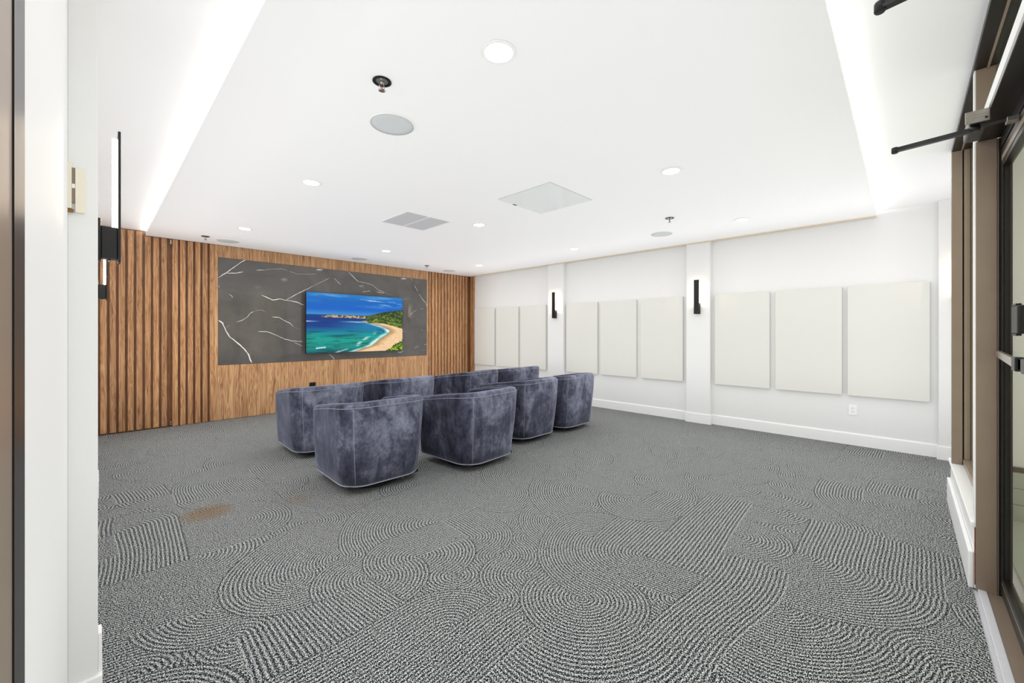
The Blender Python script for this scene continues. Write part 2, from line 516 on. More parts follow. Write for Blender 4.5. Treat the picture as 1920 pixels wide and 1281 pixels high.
# header over the doors (brightly lit front face put in as white paint, black underside) and transom above
hd = MB().cbox((XJ0, -0.40, 2.255), (XJ2, -0.262, 2.31), 0.002).build('header', M_bronze_dark, sf)
MB().box((XJ0, -0.2615, 2.257), (XJ2, -0.255, 2.308)).build('header_lit_face', M_base, hd)
MB().box((XJ0, -0.326, 2.31), (XJ2, -0.320, ZS)).build('transom_pane', M_glass, sf)
MB().cbox((XJ0 - 0.05, -0.42, 0), (XJ0, YF - 0.01, ZS), 0.002).build('near_jamb', M_bronze, sf)
# door jamb stops along the post
j = MB().cbox((XJ2 + 0.004, -0.331, 0), (XJ2 + 0.05, -0.325, 2.255), 0.001).build('door_stop', M_bronze, sf)
MB().box((XJ2 + 0.002, -0.371, 0), (XJ2 + 0.05, -0.331, 2.255)).build('hinge_gap', M_rubber, sf)
MB().cbox((XJ0, -0.42, 2.20), (XJ2 + 0.05, -0.335, 2.255), 0.0015).build('inner_header', M_bronze_dark, sf)
# threshold
th = struct(MB().cbox((XJ0, -0.292, -0.006), (XJ2, -0.262, 0.010), 0.003).build('threshold', M_thr))
MB().cbox((XJ0, -0.42, -0.006), (XJ2, -0.292, 0.006), 0.002).build('sill_plate', M_bronze, th)

def door_leaf(name, xh, xe):
    """glass door: xh hinge side, xe meeting side"""
    s = 1 if xh > xe else -1
    d = struct(MB().box((min(xh, xe) + 0.04, -0.355, 0.11), (max(xh, xe) - 0.04, -0.349, 2.12)).build(name, M_glass))
    MB().cbox((xh, -0.368, 0.02), (xh - s * 0.045, -0.336, 2.19), 0.003).build('stile', M_bronze_dark, d)
    MB().box((xh - s * 0.045, -0.362, 0.11), (xh - s * 0.051, -0.343, 2.12)).build('glazing_bead', M_black, d)
    MB().cbox((xe, -0.368, 0.02), (xe + s * 0.045, -0.336, 2.19), 0.003).build('stile', M_bronze_dark, d)
    lo, hi = min(xh, xe) + 0.045, max(xh, xe) - 0.045
    MB().cbox((lo, -0.368, 0.02), (hi, -0.336, 0.11), 0.003).build('bottom_rail', M_bronze_dark, d)
    MB().box((lo, -0.3357, 0.085), (hi, -0.3335, 0.092)).build('rail_bead', M_steel, d)
    MB().cbox((lo, -0.368, 2.10), (hi, -0.336, 2.19), 0.003).build('top_rail', M_bronze_dark, d)
    MB().box((lo, -0.3357, 2.125), (hi, -0.3335, 2.150)).build('rail_bead', M_bronze, d)
    return d
d2 = door_leaf('door_2', XJ2 - 0.002, 2.06)
d3 = door_leaf('door_3', XJ0 + 0.004, 2.05)
def push_bar(d, xa, xb):
    MB().tube([(xa, -0.336, 1.195), (xa, -0.318, 1.195)], 0.010, 10).build('stud', M_steel, d)
    s = 1 if xb > xa else -1
    pts = [(xa, -0.320), (xb - s * 0.08, -0.262), (xb, -0.262)]
    h = 0.0155
    o = MB()
    for (x0, y0), (x1, y1) in zip(pts[:-1], pts[1:]):
        t = 0.012
        o.add([(x0, y0, 1.195 - h), (x1, y1, 1.195 - h), (x1, y1 - t, 1.195 - h), (x0, y0 - t, 1.195 - h),
               (x0, y0, 1.195 + h), (x1, y1, 1.195 + h), (x1, y1 - t, 1.195 + h), (x0, y0 - t, 1.195 + h)],
              [(0, 3, 2, 1), (4, 5, 6, 7), (0, 1, 5, 4), (1, 2, 6, 5), (2, 3, 7, 6), (3, 0, 4, 7)])
    b = o.build('push_bar', M_steel, d)
    MB().cbox((xb - s * 0.06, -0.280, 1.172), (xb, -0.255, 1.218), 0.003).build('end_bracket', M_black, b)
push_bar(d2, 3.055, 2.08)
push_bar(d3, 1.07, 1.99)

# ------------------------------------------------------------------ corridor seen through the glass
cf = struct(MB().box((0.2, -4.0, -0.15), (12.0, -0.43, -0.003)).build('corridor_floor', M_thr))
ct = MB().cbox((0, 0, -0.003), (0.597, 0.597, 0.006), 0.002).mesh('floor_tile', M_ctile)
for i in range(16):
    for k in range(6):
        link('floor_tile', ct, cf, (1.0 + 0.6 * i, -1.03 - 0.6 * k, 0))
struct(MB().box((0.2, -4.1, 0), (12.0, -3.98, 2.8)).build('corridor_wall', M_cwall))
struct(MB().box((12.0, -4.1, 0), (12.1, -0.43, 2.8)).build('corridor_end_or_light_block', M_cwall))
struct(MB().box((0.1, -4.1, 0), (0.2, YF - 0.15, 2.8)).build('corridor_end_or_light_block', M_cwall))  # unseen end wall, added to keep world light out of the corridor
struct(MB().box((XR, YB - 0.15, 0), (12.0, YB - 0.05, 2.8)).build('corridor_side', M_cwall))
struct(MB().box((0.2, -4.1, 2.7), (12.0, YB - 0.12, 2.8)).build('corridor_ceiling', M_ceil))
lamp = thing('corridor_fill_light', 'added unseen fill light in the corridor beyond the glass door', 'ceiling light', (3.2, -1.7, 2.7))  # unseen fill added to brighten the corridor behind the glass
MB().cbox((-0.9, -0.06, -0.05), (0.9, 0.06, 0), 0.003).build('housing', M_white_pl, lamp)
MB().box((-0.88, -0.045, -0.056), (0.88, 0.045, -0.05)).build('fill_light_diffuser', emit('corridor_fill_glow', (1, 0.94, 0.84), 2.0), lamp)

# ------------------------------------------------------------------ walnut wall
wb = struct(MB().box((XL - 0.1, YT + 0.024, 0), (XR + 0.1, YT + 0.2, ZU)).build('wall_back', M_woodb))
SW, PIT, SD = 0.058, 0.0832, 0.024
MX0, MX1, MZ0, MZ1 = 1.246, 4.863, 0.812, 2.404
def slat_mesh(h):
    return MB().cbox((0, 0, 0), (SW, SD + 0.002, h), 0.0015).mesh('slat', M_wood)
sl_lo, sl_hi, sl_dr = slat_mesh(ZC - 0.008), slat_mesh(ZU - 0.012), slat_mesh(ZU - 0.03)
# hidden door of slats at the left end
d1 = struct(MB().box((0.02, YT + 0.018, 0.016), (0.716, YT + 0.0235, ZU - 0.006)).build('door_1', M_woodb))
x = 0.035
while x + SW < 0.716:
    z0 = 0.016
    me = sl_dr if x + SW < DX0 else slat_mesh(ZC - 0.022)
    link('slat', me, d1, (x, YT, z0))
    x += PIT
MB().cbox((0.708, YT - 0.006, 0.02), (0.722, YT + 0.02, 0.075), 0.002).build('pivot', M_chrome, d1)
MB().cbox((0.708, YT - 0.006, ZC - 0.075), (0.722, YT + 0.02, ZC - 0.012), 0.002).build('pivot', M_chrome, d1)
x = 0.733
while x + SW < MX0 - 0.03:
    link('slat', sl_lo, wb, (x, YT, 0.004)); x += PIT
x = MX1 + 0.052
while x + SW < 6.03:
    link('slat', sl_lo, wb, (x, YT, 0.004)); x += PIT
MB().cbox((MX0 - 0.042, YT - 0.004, 0.004), (MX0, YT + 0.02, ZC - 0.002), 0.001).build('edge_board', M_wood2, wb)
MB().cbox((MX1, YT - 0.004, 0.004), (MX1 + 0.036, YT + 0.02, ZC - 0.002), 0.001).build('edge_board', M_wood2, wb)
MB().cbox((MX0, YT, 0.004), (MX1, YT + 0.02, MZ0), 0.001).build('veneer_panel', M_wood2, wb)
MB().cbox((MX0, YT, MZ1), (MX1, YT + 0.02, ZC - 0.002), 0.001).build('veneer_panel', M_wood2, wb)
for k in range(2):
    MB().cbox((6.045, 7.10 + k * 0.07, 0.004), (XR, 7.10 + k * 0.07 + 0.052, ZC - 0.004), 0.0015).build('return_slat', M_wood, wb)

# marble slab with white veins
slab = thing('marble_panel', 'charcoal marble feature panel with white veins set into the walnut wall', 'wall panel', (MX0, YT, MZ0))
MB().cbox((0.002, -0.004, 0.002), (MX1 - MX0 - 0.002, 0.018, MZ1 - MZ0 - 0.002), 0.001).build('slab', M_marble, slab)
def wall_pt(px, py, y):
    u = (px - 960) / F; w = -(py - HY) / F
    d = (fx + rx * u, fy + ry * u, w)
    t = y / d[1]
    return d[0] * t, CAMH + d[2] * t
def crop(px, py):       # measured in a close view of the photograph
    return 380 + px * 520 / 1753, 440 + py * 380 / 1281
VEINS = [
    ([(98, 272), (130, 252), (146, 243), (170, 225), (205, 200), (240, 175), (275, 160)], 2.2),
    ([(146, 243), (170, 244), (215, 242), (255, 235)], 2.2),
    ([(340, 225), (390, 224)], 1.6), ([(390, 224), (440, 218), (500, 217), (540, 230)], 0.5),
    ([(98, 542), (125, 560), (148, 610), (170, 645), (215, 680), (262, 722), (290, 760), (300, 790), (310, 810)], 3.4),
    ([(100, 320), (104, 335)], 1.2), ([(165, 376), (182, 385), (190, 400)], 1.6),
    ([(215, 554), (250, 540), (280, 523), (300, 497), (322, 487)], 1.5), ([(322, 487), (370, 475), (395, 490)], 0.4),
    ([(370, 380), (400, 395), (440, 413), (490, 408), (523, 416), (560, 420), (600, 428), (640, 446)], 2.2),
    ([(523, 416), (560, 396), (600, 372), (650, 350), (700, 324)], 1.7), ([(700, 324), (750, 300), (800, 274)], 0.8),
    ([(830, 276), (850, 295), (872, 316)], 1.6),
    ([(545, 232), (600, 250), (660, 250), (720, 250)], 0.5),
    ([(918, 232), (945, 262), (985, 298)], 1.8), ([(985, 298), (1040, 308), (1080, 324)], 1.2), ([(1080, 324), (1110, 350), (1150, 366)], 1.4),
    ([(1010, 364), (1040, 358), (1060, 356)], 1.4), ([(1094, 360), (1130, 370), (1150, 366)], 1.6), ([(1150, 366), (1200, 386)], 0.5),
    ([(1315, 276), (1322, 292)], 1.6), ([(1336, 318), (1360, 360)], 1.2), ([(1366, 374), (1390, 412), (1408, 430), (1418, 458)], 1.7),
    ([(435, 520), (480, 522), (520, 545), (550, 560), (573, 583)], 1.9), ([(575, 585), (615, 596)], 0.4),
    ([(350, 612), (410, 615), (460, 634), (510, 657), (560, 672), (632, 676)], 1.6), ([(578, 682), (610, 696), (628, 704)], 1.5),
    ([(798, 756), (820, 775), (834, 792)], 1.5),
    ([(1232, 744), (1255, 742), (1270, 734)], 1.7), ([(1336, 718), (1365, 704)], 0.9), ([(1400, 695), (1414, 693)], 1.6),
    ([(1312, 506), (1330, 490), (1350, 478)], 0.9), ([(1375, 470), (1392, 468)], 0.7), ([(1262, 408), (1308, 408)], 0.3),
    ([(1262, 610), (1280, 610)], 0.6), ([(1380, 600), (1392, 610)], 0.5), ([(150, 590), (170, 570)], 0.7), ([(1390, 735), (1412, 728)], 0.4),
]
for pts, wpx in VEINS:
    mb = MB()
    P3 = [wall_pt(*crop(a, b), YT) for a, b in pts]
    dense = []
    for (a, b), (c, d) in zip(P3[:-1], P3[1:]):
        n = max(2, int(math.hypot(c - a, d - b) / 0.03))
        for k in range(n):
            jt = random.uniform(-0.004, 0.004)
            dense.append((a + (c - a) * k / n, b + (d - b) * k / n + jt))
    dense.append(P3[-1])
    L = []; Rr = []
    N = len(dense)
    for k, (a, b) in enumerate(dense):
        p0 = dense[max(k - 1, 0)]; p1 = dense[min(k + 1, N - 1)]
        tx, tz = p1[0] - p0[0], p1[1] - p0[1]; ln = math.hypot(tx, tz) or 1
        w = wpx * 0.0021 * (0.55 + 0.75 * random.random()) * (0.35 if k in (0, N - 1) else 1)
        L.append((a - tz / ln * w - MX0, -0.0046, b + tx / ln * w - MZ0)); Rr.append((a + tz / ln * w - MX0, -0.0046, b - tx / ln * w - MZ0))
    vs = L + Rr
    mb.add(vs, [(k, N + k, N + k + 1, k + 1) for k in range(N - 1)])
    mb.build('vein', M_vein, slab)

# ------------------------------------------------------------------ television with a beach picture
tv = thing('television', 'large flat black-framed television showing a turquoise bay and sandy beach', 'television', (0, 0, 0))
TY = 7.13
x0, zt = wall_pt(573.5, 545.5, TY); x1, zt2 = wall_pt(755, 559.5, TY)
_, zb = wall_pt(572, 664.5, TY); _, zb2 = wall_pt(755, 656.5, TY)
zt = (zt + zt2) / 2; zb = (zb + zb2) / 2
tv.location = (x0, TY, zb)
TW, TH = x1 - x0, zt - zb
MB().cbox((0, 0, 0), (TW, 0.035, TH), 0.003).build('casing', M_black, tv)
MB().cbox((TW / 2 - 0.35, 0.035, TH / 2 - 0.2), (TW / 2 + 0.35, YT - TY - 0.007, TH / 2 + 0.2), 0.004).build('wall_bracket', M_black, tv)
def lerp3(stops, v):
    out = np.zeros(v.shape + (3,))
    ps = [s[0] for s in stops]
    for c in range(3):
        out[..., c] = np.interp(v, ps, [s[1][c] for s in stops])
    return out
def vnoise(u, v, seed, su, sv, octv=4):
    rg = np.random.RandomState(seed); res = np.zeros_like(u); amp = 1.0; tot = 0
    for o in range(octv):
        g = rg.rand(64, 64)
        a = (u * su * 2 ** o) % 63; b = (v * sv * 2 ** o) % 63
        ia = a.astype(int); ib = b.astype(int); fa = a - ia; fb = b - ib
        fa = fa * fa * (3 - 2 * fa); fb = fb * fb * (3 - 2 * fb)
        r = (g[ib, ia] * (1 - fa) + g[ib, ia + 1] * fa) * (1 - fb) + (g[ib + 1, ia] * (1 - fa) + g[ib + 1, ia + 1] * fa) * fb
        res += r * amp; tot += amp; amp *= 0.55
    return res / tot
def picture(u, v):
    """u right, v down, both 0..1 -> sRGB 0..255"""
    n1 = vnoise(u, v, 1, 6, 14); n2 = vnoise(u, v, 2, 7, 42); n3 = vnoise(u, v, 3, 9, 9); n4 = vnoise(u, v, 4, 60, 60, 2)
    sky = lerp3([(0, (36, 124, 198)), (0.12, (8, 100, 190)), (0.26, (4, 96, 196)), (0.36, (70, 146, 206))], v)
    cl = np.clip((vnoise(u + v * 1.3, v * 1.0 - u * 0.12, 5, 4, 16) - 0.50) * 4.0, 0, 1) * np.clip(1.2 - np.abs(v - 0.07 - (u - 0.3) * 0.10) * 9, 0, 1)
    cl = cl * (0.4 + 0.6 * np.clip(u * 2, 0, 1))
    sky = sky + (np.array([190, 208, 232]) - sky) * (cl * 0.85)[..., None]
    sea = lerp3([(0.355, (4, 66, 140)), (0.42, (2, 52, 128)), (0.54, (2, 58, 140)), (0.62, (0, 104, 150)), (0.70, (4, 158, 152)), (0.80, (12, 156, 142)), (0.92, (16, 140, 132)), (1, (4, 96, 108))], v)
    dk = np.clip((n2 - 0.52) * 5, 0, 1) * np.clip((v - 0.45) * 5, 0, 1)
    sea = sea * (1 - 0.35 * dk[..., None])
    teal = np.clip((u - 0.2) * 2.6, 0, 1) * np.clip((v - 0.44) * 9, 0, 1) * np.clip(1 - (v - 0.50) * 6, 0, 1)
    sea = sea + (np.array([40, 190, 205]) - sea) * (teal * 0.7)[..., None]
    dkb = np.exp(-((u - 0.33) / 0.17) ** 2 - ((v - 0.715) / 0.018) ** 2)
    sea = sea + (np.array([0, 70, 98]) - sea) * (dkb * 0.9)[..., None]
    # shoreline: sea-side limit of the sand
    sv = [0.455, 0.50, 0.54, 0.58, 0.62, 0.66, 0.72, 0.81, 0.89, 0.98, 1.02]
    su = [0.54, 0.64, 0.74, 0.81, 0.85, 0.853, 0.79, 0.71, 0.67, 0.49, 0.44]
    sh = np.interp(v, sv, su) + (n3 - 0.5) * 0.035
    dist = sh - u                        # > 0 : water
    foam = np.clip(1 - np.abs(dist - 0.03) / 0.05, 0, 1) * np.clip((v - 0.45) * 10, 0, 1)
    foam = np.clip(foam * (0.2 + 1.5 * n2), 0, 1)
    f2 = np.clip(1 - np.abs(dist - 0.17 - 0.05 * (n1 - 0.5)) / 0.035, 0, 1) * np.clip((n2 - 0.42) * 6, 0, 1) * np.clip((v - 0.6) * 9, 0, 1)
    f3 = np.clip(1 - np.abs(v - 0.475 - 0.02 * (n1 - 0.5)) / 0.017, 0, 1) * np.clip((u - 0.28) * 6, 0, 1)
    f4 = np.exp(-((v - 0.475) / 0.010) ** 2) * np.clip(1 - u / 0.14, 0, 1) * 0.9
    f5 = np.exp(-((v - 0.915 + 0.15 * (u - 0.13)) / 0.012) ** 2) * (np.abs(u - 0.13) < 0.045)
    fm = np.clip(np.maximum.reduce([foam, f2 * 0.9, f3 * 0.8, f4, f5]), 0, 1)
    sea = sea + (np.array([226, 240, 244]) - sea) * fm[..., None]
    img = np.where((v < 0.358)[..., None], sky, sea)
    wet = np.clip(-dist / 0.09, 0, 1)
    sand = np.array([176, 136, 76]) * (1 - wet[..., None]) + np.array([242, 204, 160]) * wet[..., None]
    sand = sand * (0.94 + 0.12 * n4[..., None])
    img = np.where(((dist < 0) & (v > 0.455))[..., None], sand, img)
    hl = (v > 0.385 - 0.022 * np.clip((u - 0.13) * 12, 0, 1) + 0.006 * n3) & (v < 0.402 + 0.012 * (u - 0.13) * 2) & (u > 0.14) & (u < 0.60)
    img = np.where(hl[..., None], np.where((n4 > 0.5)[..., None], np.array([202, 172, 130]), np.array([92, 84, 60])), img)
    ht = np.interp(u, [0.57, 0.66, 0.78, 0.9, 1.0], [0.372, 0.335, 0.285, 0.25, 0.235]); hb = np.interp(u, [0.57, 0.6, 0.7, 0.8, 0.9, 1.0], [0.40, 0.485, 0.485, 0.505, 0.54, 0.59]) + (n3 - 0.5) * 0.02
    hill = (v > ht) & (v < hb) & (u > 0.575)
    g = lerp3([(0.25, (26, 40, 22)), (0.5, (52, 76, 30)), (0.7, (104, 134, 40)), (0.95, (176, 150, 90))], np.clip(n4 * 0.7 + n3 * 0.5 - 0.05, 0, 1))
    tp = np.clip((v - ht) / 0.05, 0, 1)
    img = np.where(hill[..., None], g * (0.5 + 0.5 * tp[..., None]), img)
    bu = (v > np.interp(u, [0.78, 0.82, 0.9, 0.96, 1.0], [1.02, 0.985, 0.90, 0.85, 0.79]) + (n4 - 0.5) * 0.06) & (u > 0.76)
    bg = lerp3([(0.3, (30, 56, 10)), (0.55, (110, 150, 20)), (0.75, (186, 200, 50))], n4)
    img = np.where(bu[..., None], bg, img)
    people = (vnoise(u, v, 9, 62, 40, 1) > 0.93) & (dist < -0.01) & (v > 0.82) & (u < 0.78)
    img = np.where(people[..., None], np.array([70, 52, 40]), img)
    return np.clip(img, 0, 255)
NX, NY = 300, 170
bz = 0.006
gu, gv = np.meshgrid(np.linspace(0, 1, NX), np.linspace(0, 1, NY))
verts = [(bz + float(a) * (TW - 2 * bz), -0.0012, bz + (1 - float(b)) * (TH - 2 * bz)) for a, b in zip(gu.ravel(), gv.ravel())]
faces = [(j * NX + i, (j + 1) * NX + i, (j + 1) * NX + i + 1, j * NX + i + 1) for j in range(NY - 1) for i in range(NX - 1)]
me = bpy.data.meshes.new('screen'); me.from_pydata(verts, [], faces)
rgb = picture(gu, gv).reshape(-1, 3) / 255.0
lin = np.where(rgb <= 0.04045, rgb / 12.92, ((rgb + 0.055) / 1.055) ** 2.4)
ca = me.color_attributes.new('picture', 'FLOAT_COLOR', 'POINT')
ca.data.foreach_set('color', np.hstack([lin, np.ones((len(lin), 1))]).astype(np.float32).ravel())
t = NT('lit_screen')
at = t.n('ShaderNodeAttribute', attribute_name='picture')
t.b.inputs['Base Color'].default_value = (0.01, 0.01, 0.01, 1)
t.l(at.outputs['Color'], t.b.inputs['Emission Color']); t.b.inputs['Emission Strength'].default_value = 1.0
t.b.inputs['Roughness'].default_value = 0.25; t.b.inputs['Specular IOR Level'].default_value = 0.2
me.materials.append(t.m)
link('screen', me, tv)

# ------------------------------------------------------------------ acoustic panels
pm = MB().cbox((-0.045, -0.33, 0), (0, 0.33, 1.255), 0.004).mesh('acoustic_panel', M_fab)
places = {'far': 'in the far bay beside the walnut wall', 'mid': 'in the middle bay between the two lit sconces', 'near': 'in the nearest bay above the white outlet'}
PY = [(6.737, 'first from the walnut wall, in the far bay'), (6.022, 'middle one of the three in the far bay'),
      (5.294, 'next to the far wall sconce, on its far side'), (4.144, 'just to the right of the far wall sconce'),
      (3.422, 'middle one of the three between the two sconces'), (2.683, 'just left of the nearer wall sconce'),
      (1.580, 'just right of the nearer wall sconce'), (0.856, 'middle one of the three in the nearest bay'),
      (0.145, 'largest and nearest, above the white outlet')]
for y, where in PY:
    o = link('acoustic_panel', pm, None, (XR - 0.002, y, 0.573))
    o['label'] = 'cream fabric acoustic panel, ' + where; o['category'] = 'wall panel'; o['group'] = 'cream acoustic panels on the right wall'

# ------------------------------------------------------------------ sconces (facing +X in local space, back on the wall at x = 0)
sc0 = thing('wall_sconce', 'x', 'wall light', group='black bar wall sconces')
MB().cbox((0, -0.034, 0), (0.008, 0.034, 0.155), 0.002).build('backplate', M_black, sc0)
MB().cbox((0.008, -0.030, 0.012), (0.052, 0.030, 0.128), 0.003).build('body', M_black, sc0)
MB().cbox((0.052, -0.036, 0.0), (0.060, 0.036, 0.485), 0.002).build('front_bar', M_black, sc0)
MB().lathe([(0.0065, 0), (0.0065, 0.335)], 16, (0.0435, 0, 0.128)).build('tube', M_tube, sc0)
MB().lathe([(0.003, 0), (0.004, 0.010)], 8, (0.030, 0, 0.002)).build('finial', M_chrome, sc0)
SC = [((XLP, 2.125, 1.56), 0, 'black bar sconce on the left wall, nearest, beside the white door jamb'),
      ((XLP, 4.70, 1.56), 0, 'small black sconce on the left wall beyond the nearer one, against the walnut slats'),
      ((XP, 4.70, 1.56), PI, 'black bar sconce on the far pilaster of the right wall'),
      ((XP, 2.125, 1.56), PI, 'black bar sconce on the middle pilaster of the right wall'),
      ((XP, -0.41, 1.56), PI, 'sconce on the nearest right pilaster, hidden behind the bronze frame, glow visible')]
for k, (loc, rz, lab) in enumerate(SC):
    if k == 0:
        sc0.location = loc; sc0.rotation_euler = (0, 0, rz); sc0['label'] = lab
    else:
        dup(sc0, loc, rz, lab)

# ------------------------------------------------------------------ ceiling fittings
dl0 = thing('downlight', 'x', 'ceiling light', group='round recessed downlights')
MB().lathe([(0.062, 0.0), (0.078, 0.0), (0.080, -0.003), (0.076, -0.006), (0.064, -0.007), (0.062, -0.003)], 40, cap0=False, cap1=False).build('trim_ring', M_white_pl, dl0)
MB().lathe([(0.0005, -0.004), (0.062, -0.004), (0.062, 0.0)], 40, cap1=False, smooth=False).build('lens', M_down, dl0)
lab = {(0, 0): 'recessed downlight nearest the camera, by the black sprinkler', (0, 1): 'recessed downlight left of the ceiling vent, in the row nearest the left wall',
       (0, 2): 'recessed downlight over the left walnut slats', (1, 0): 'recessed downlight right of the glossy access panel',
       (1, 1): 'recessed downlight between the vent and the access panel', (1, 2): 'recessed downlight above the television',
       (2, 0): 'recessed downlight nearest the right wall cove, farthest right', (2, 1): 'recessed downlight over the far wall sconce',
       (2, 2): 'recessed downlight in the far corner, near slats and white wall'}
GX, GY = (1.285, 3.19, 5.13), (1.335, 3.65, 5.87)
first = True
for i, x in enumerate(GX):
    for k, y in enumerate(GY):
        if first:
            dl0.location = (x, y, ZC); dl0['label'] = lab[(i, k)]; first = False
        else:
            dup(dl0, (x, y, ZC), 0, lab[(i, k)])

sp0 = thing('ceiling_speaker', 'x', 'speaker', group='round ceiling speakers')
MB().lathe([(0.128, 0), (0.137, 0), (0.138, -0.003), (0.134, -0.006), (0.128, -0.006)], 48, cap0=False, cap1=False).build('rim', M_white_pl, sp0)
MB().lathe([(0.0005, -0.007), (0.09, -0.0068), (0.128, -0.005), (0.128, 0)], 48, cap1=False).build('grille', M_grey, sp0)
for k, (x, y, lb) in enumerate([(1.275, 2.27, 'round grey ceiling speaker below the near sprinkler, largest in view'),
                                (1.29, 6.82, 'round ceiling speaker over the left walnut slats'),
                                (3.20, 6.82, 'round ceiling speaker above the marble, left of the centre sprinkler'),
                                (5.13, 6.80, 'round ceiling speaker in the far corner over the right slats'),
                                (5.15, 2.28, 'round ceiling speaker near the right wall, below the right sprinkler')]):
    if k == 0: sp0.location = (x, y, ZC); sp0['label'] = lb
    else: dup(sp0, (x, y, ZC), 0, lb)

spr = thing('fire_sprinkler', 'x', 'sprinkler', group='pendant fire sprinklers')
MB().lathe([(0.030, -0.001), (0.046, 0.0), (0.047, -0.004), (0.040, -0.006), (0.030, -0.002)], 28, cap0=False, cap1=False).build('escutcheon', M_black, spr)
MB().lathe([(0.0005, -0.0015), (0.030, -0.0015), (0.030, 0.0)], 28, cap1=False, smooth=False).build('cup', M_chrome, spr)
mb = MB().lathe([(0.010, -0.002), (0.010, -0.014), (0.006, -0.018)], 12)
mb.tube([(0.008, 0, -0.014), (0.014, 0, -0.026), (0.010, 0, -0.038), (0.002, 0, -0.044)], 0.0025, 6)
mb.tube([(-0.008, 0, -0.014), (-0.014, 0, -0.026), (-0.010, 0, -0.038), (-0.002, 0, -0.044)], 0.0025, 6)
mb.build('frame', M_chrome, spr)
MB().lathe([(0.0025, -0.016), (0.0025, -0.042)], 8).build('bulb', plain('red_glass_bulb', s2l((170, 40, 40)), 0.1), spr)
MB().lathe([(0.004, -0.044), (0.017, -0.046), (0.018, -0.048), (0.004, -0.048)], 16).build('deflector', M_chrome, spr)
for k, (x, y, lb) in enumerate([(1.02, 1.92, 'pendant sprinkler in a black cup near the camera, above the large speaker'),
                                (1.02, 6.72, 'small pendant sprinkler over the left walnut slats'),
                                (4.45, 6.62, 'small pendant sprinkler above the right end of the marble'),
                                (4.50, 1.90, 'small pendant sprinkler near the right wall')]):
    if k == 0: spr.location = (x, y, ZC); spr['label'] = lb
    else: dup(spr, (x, y, ZC), 0, lb)

# vent
v = thing('ceiling_vent', 'square grey louvred air return grille in the dropped ceiling', 'vent', (2.285, 3.765, ZC))
w = 0.59
mb = MB()
for a, b in (((0, 0), (w, 0.022)), ((0, w - 0.022), (w, w)), ((0, 0.022), (0.022, w - 0.022)), ((w - 0.022, 0.022), (w, w - 0.022))):
    mb.cbox((a[0], a[1], -0.009), (b[0], b[1], 0), 0.002)
mb.build('frame', M_white_pl, v)
MB().cbox((w / 2 - 0.009, 0.022, -0.008), (w / 2 + 0.009, w - 0.022, 0), 0.002).build('divider', M_white_pl, v)
mb = MB()
for k in range(34):
    y = 0.030 + k * 0.0162
    m = Matrix.Translation((0, y, -0.004)) @ Matrix.Rotation(math.radians(-35), 4, 'X')
    mb.box((0.022, -0.0072, -0.0006), (w / 2 - 0.009, 0.0072, 0.0006), m)
    mb.box((w / 2 + 0.009, -0.0072, -0.0006), (w - 0.022, 0.0072, 0.0006), m)
lv = mb.build('louvres', M_vent, v); lv['kind'] = 'stuff'
MB().box((0.02, 0.02, -0.0012), (w - 0.02, w - 0.02, -0.0002)).build('dark_backing', M_duct, v)
# access panel
h = thing('access_panel', 'glossy white square access panel in the dropped ceiling', 'access panel', (2.705, 2.175, ZC))
MB().cbox((0.004, 0.004, -0.006), (0.646, 0.646, -0.001), 0.001).build('door', M_hatch, h)
mb = MB()
for a, b in (((0, 0), (0.65, 0.004)), ((0, 0.646), (0.65, 0.65)), ((0, 0.004), (0.004, 0.646)), ((0.646, 0.004), (0.65, 0.646))):
    mb.box((a[0], a[1], -0.004), (b[0], b[1], 0))
mb.build('edge_frame', M_vent, h)
MB().cbox((0.20, 0.628, -0.010), (0.245, 0.640, -0.006), 0.001).build('latch', M_black, h)

# ------------------------------------------------------------------ outlets and the small wall device
o = thing('wall_outlet', 'white double wall outlet below the nearest acoustic panel', 'outlet', (XR, 0.432, 0.345))
MB().cbox((-0.007, -0.038, 0), (0, 0.038, 0.117), 0.002).build('cover_plate', M_white_pl, o)
for z in (0.038, 0.079):
    s_ = MB().cbox((-0.009, -0.017, z - 0.014), (-0.007, 0.017, z + 0.014), 0.0008).build('socket', M_white_pl, o)
    MB().box((-0.0095, -0.008, z - 0.004), (-0.009, -0.005, z + 0.006)).box((-0.0095, 0.005, z - 0.004), (-0.009, 0.008, z + 0.006)).build('slots', M_black, s_)
xo, zo = wall_pt(586, 721.5, YT)
o = thing('black_outlet', 'black outlet plate low on the walnut veneer below the television', 'outlet', (xo, YT, zo))
MB().cbox((-0.05, -0.008, -0.045), (0.05, 0, 0.04), 0.002).build('cover_plate', M_black, o)
MB().cbox((-0.022, -0.0105, -0.028), (0.022, -0.008, 0.022), 0.001).build('socket', M_rubber, o)

# switch / sensor on the side of the left pilaster
sw = thing('wall_sensor', 'small cream two-part wall device with a dark slot, high on the left jamb', 'sensor', (-0.052, 1.963, 1.705))
MB().cbox((-0.016, -0.010, 0.0), (-0.004, 0, 0.150), 0.001).build('left_cover', M_cream, sw)
MB().cbox((0.004, -0.010, -0.010), (0.026, 0, 0.135), 0.001).build('right_cover', M_cream, sw)
MB().box((-0.004, -0.006, 0.02), (0.004, 0, 0.135)).build('slot', M_bronze, sw)
MB().box((-0.0035, -0.0075, 0.068), (0.0035, -0.006, 0.082)).build('button', M_white_pl, sw)
MB().cbox((-0.016, -0.012, -0.012), (0.0, 0, -0.002), 0.001).build('knob', plain('brass', s2l((150, 110, 60)), 0.3, metal=0.8), sw)

# dark device on the corridor side of the door glass
dv = thing('card_reader', 'small dark reader box on the glass door above its push bar', 'card reader', (2.62, -0.386, 1.36))
dv.location = (2.742, -0.349, 1.293)

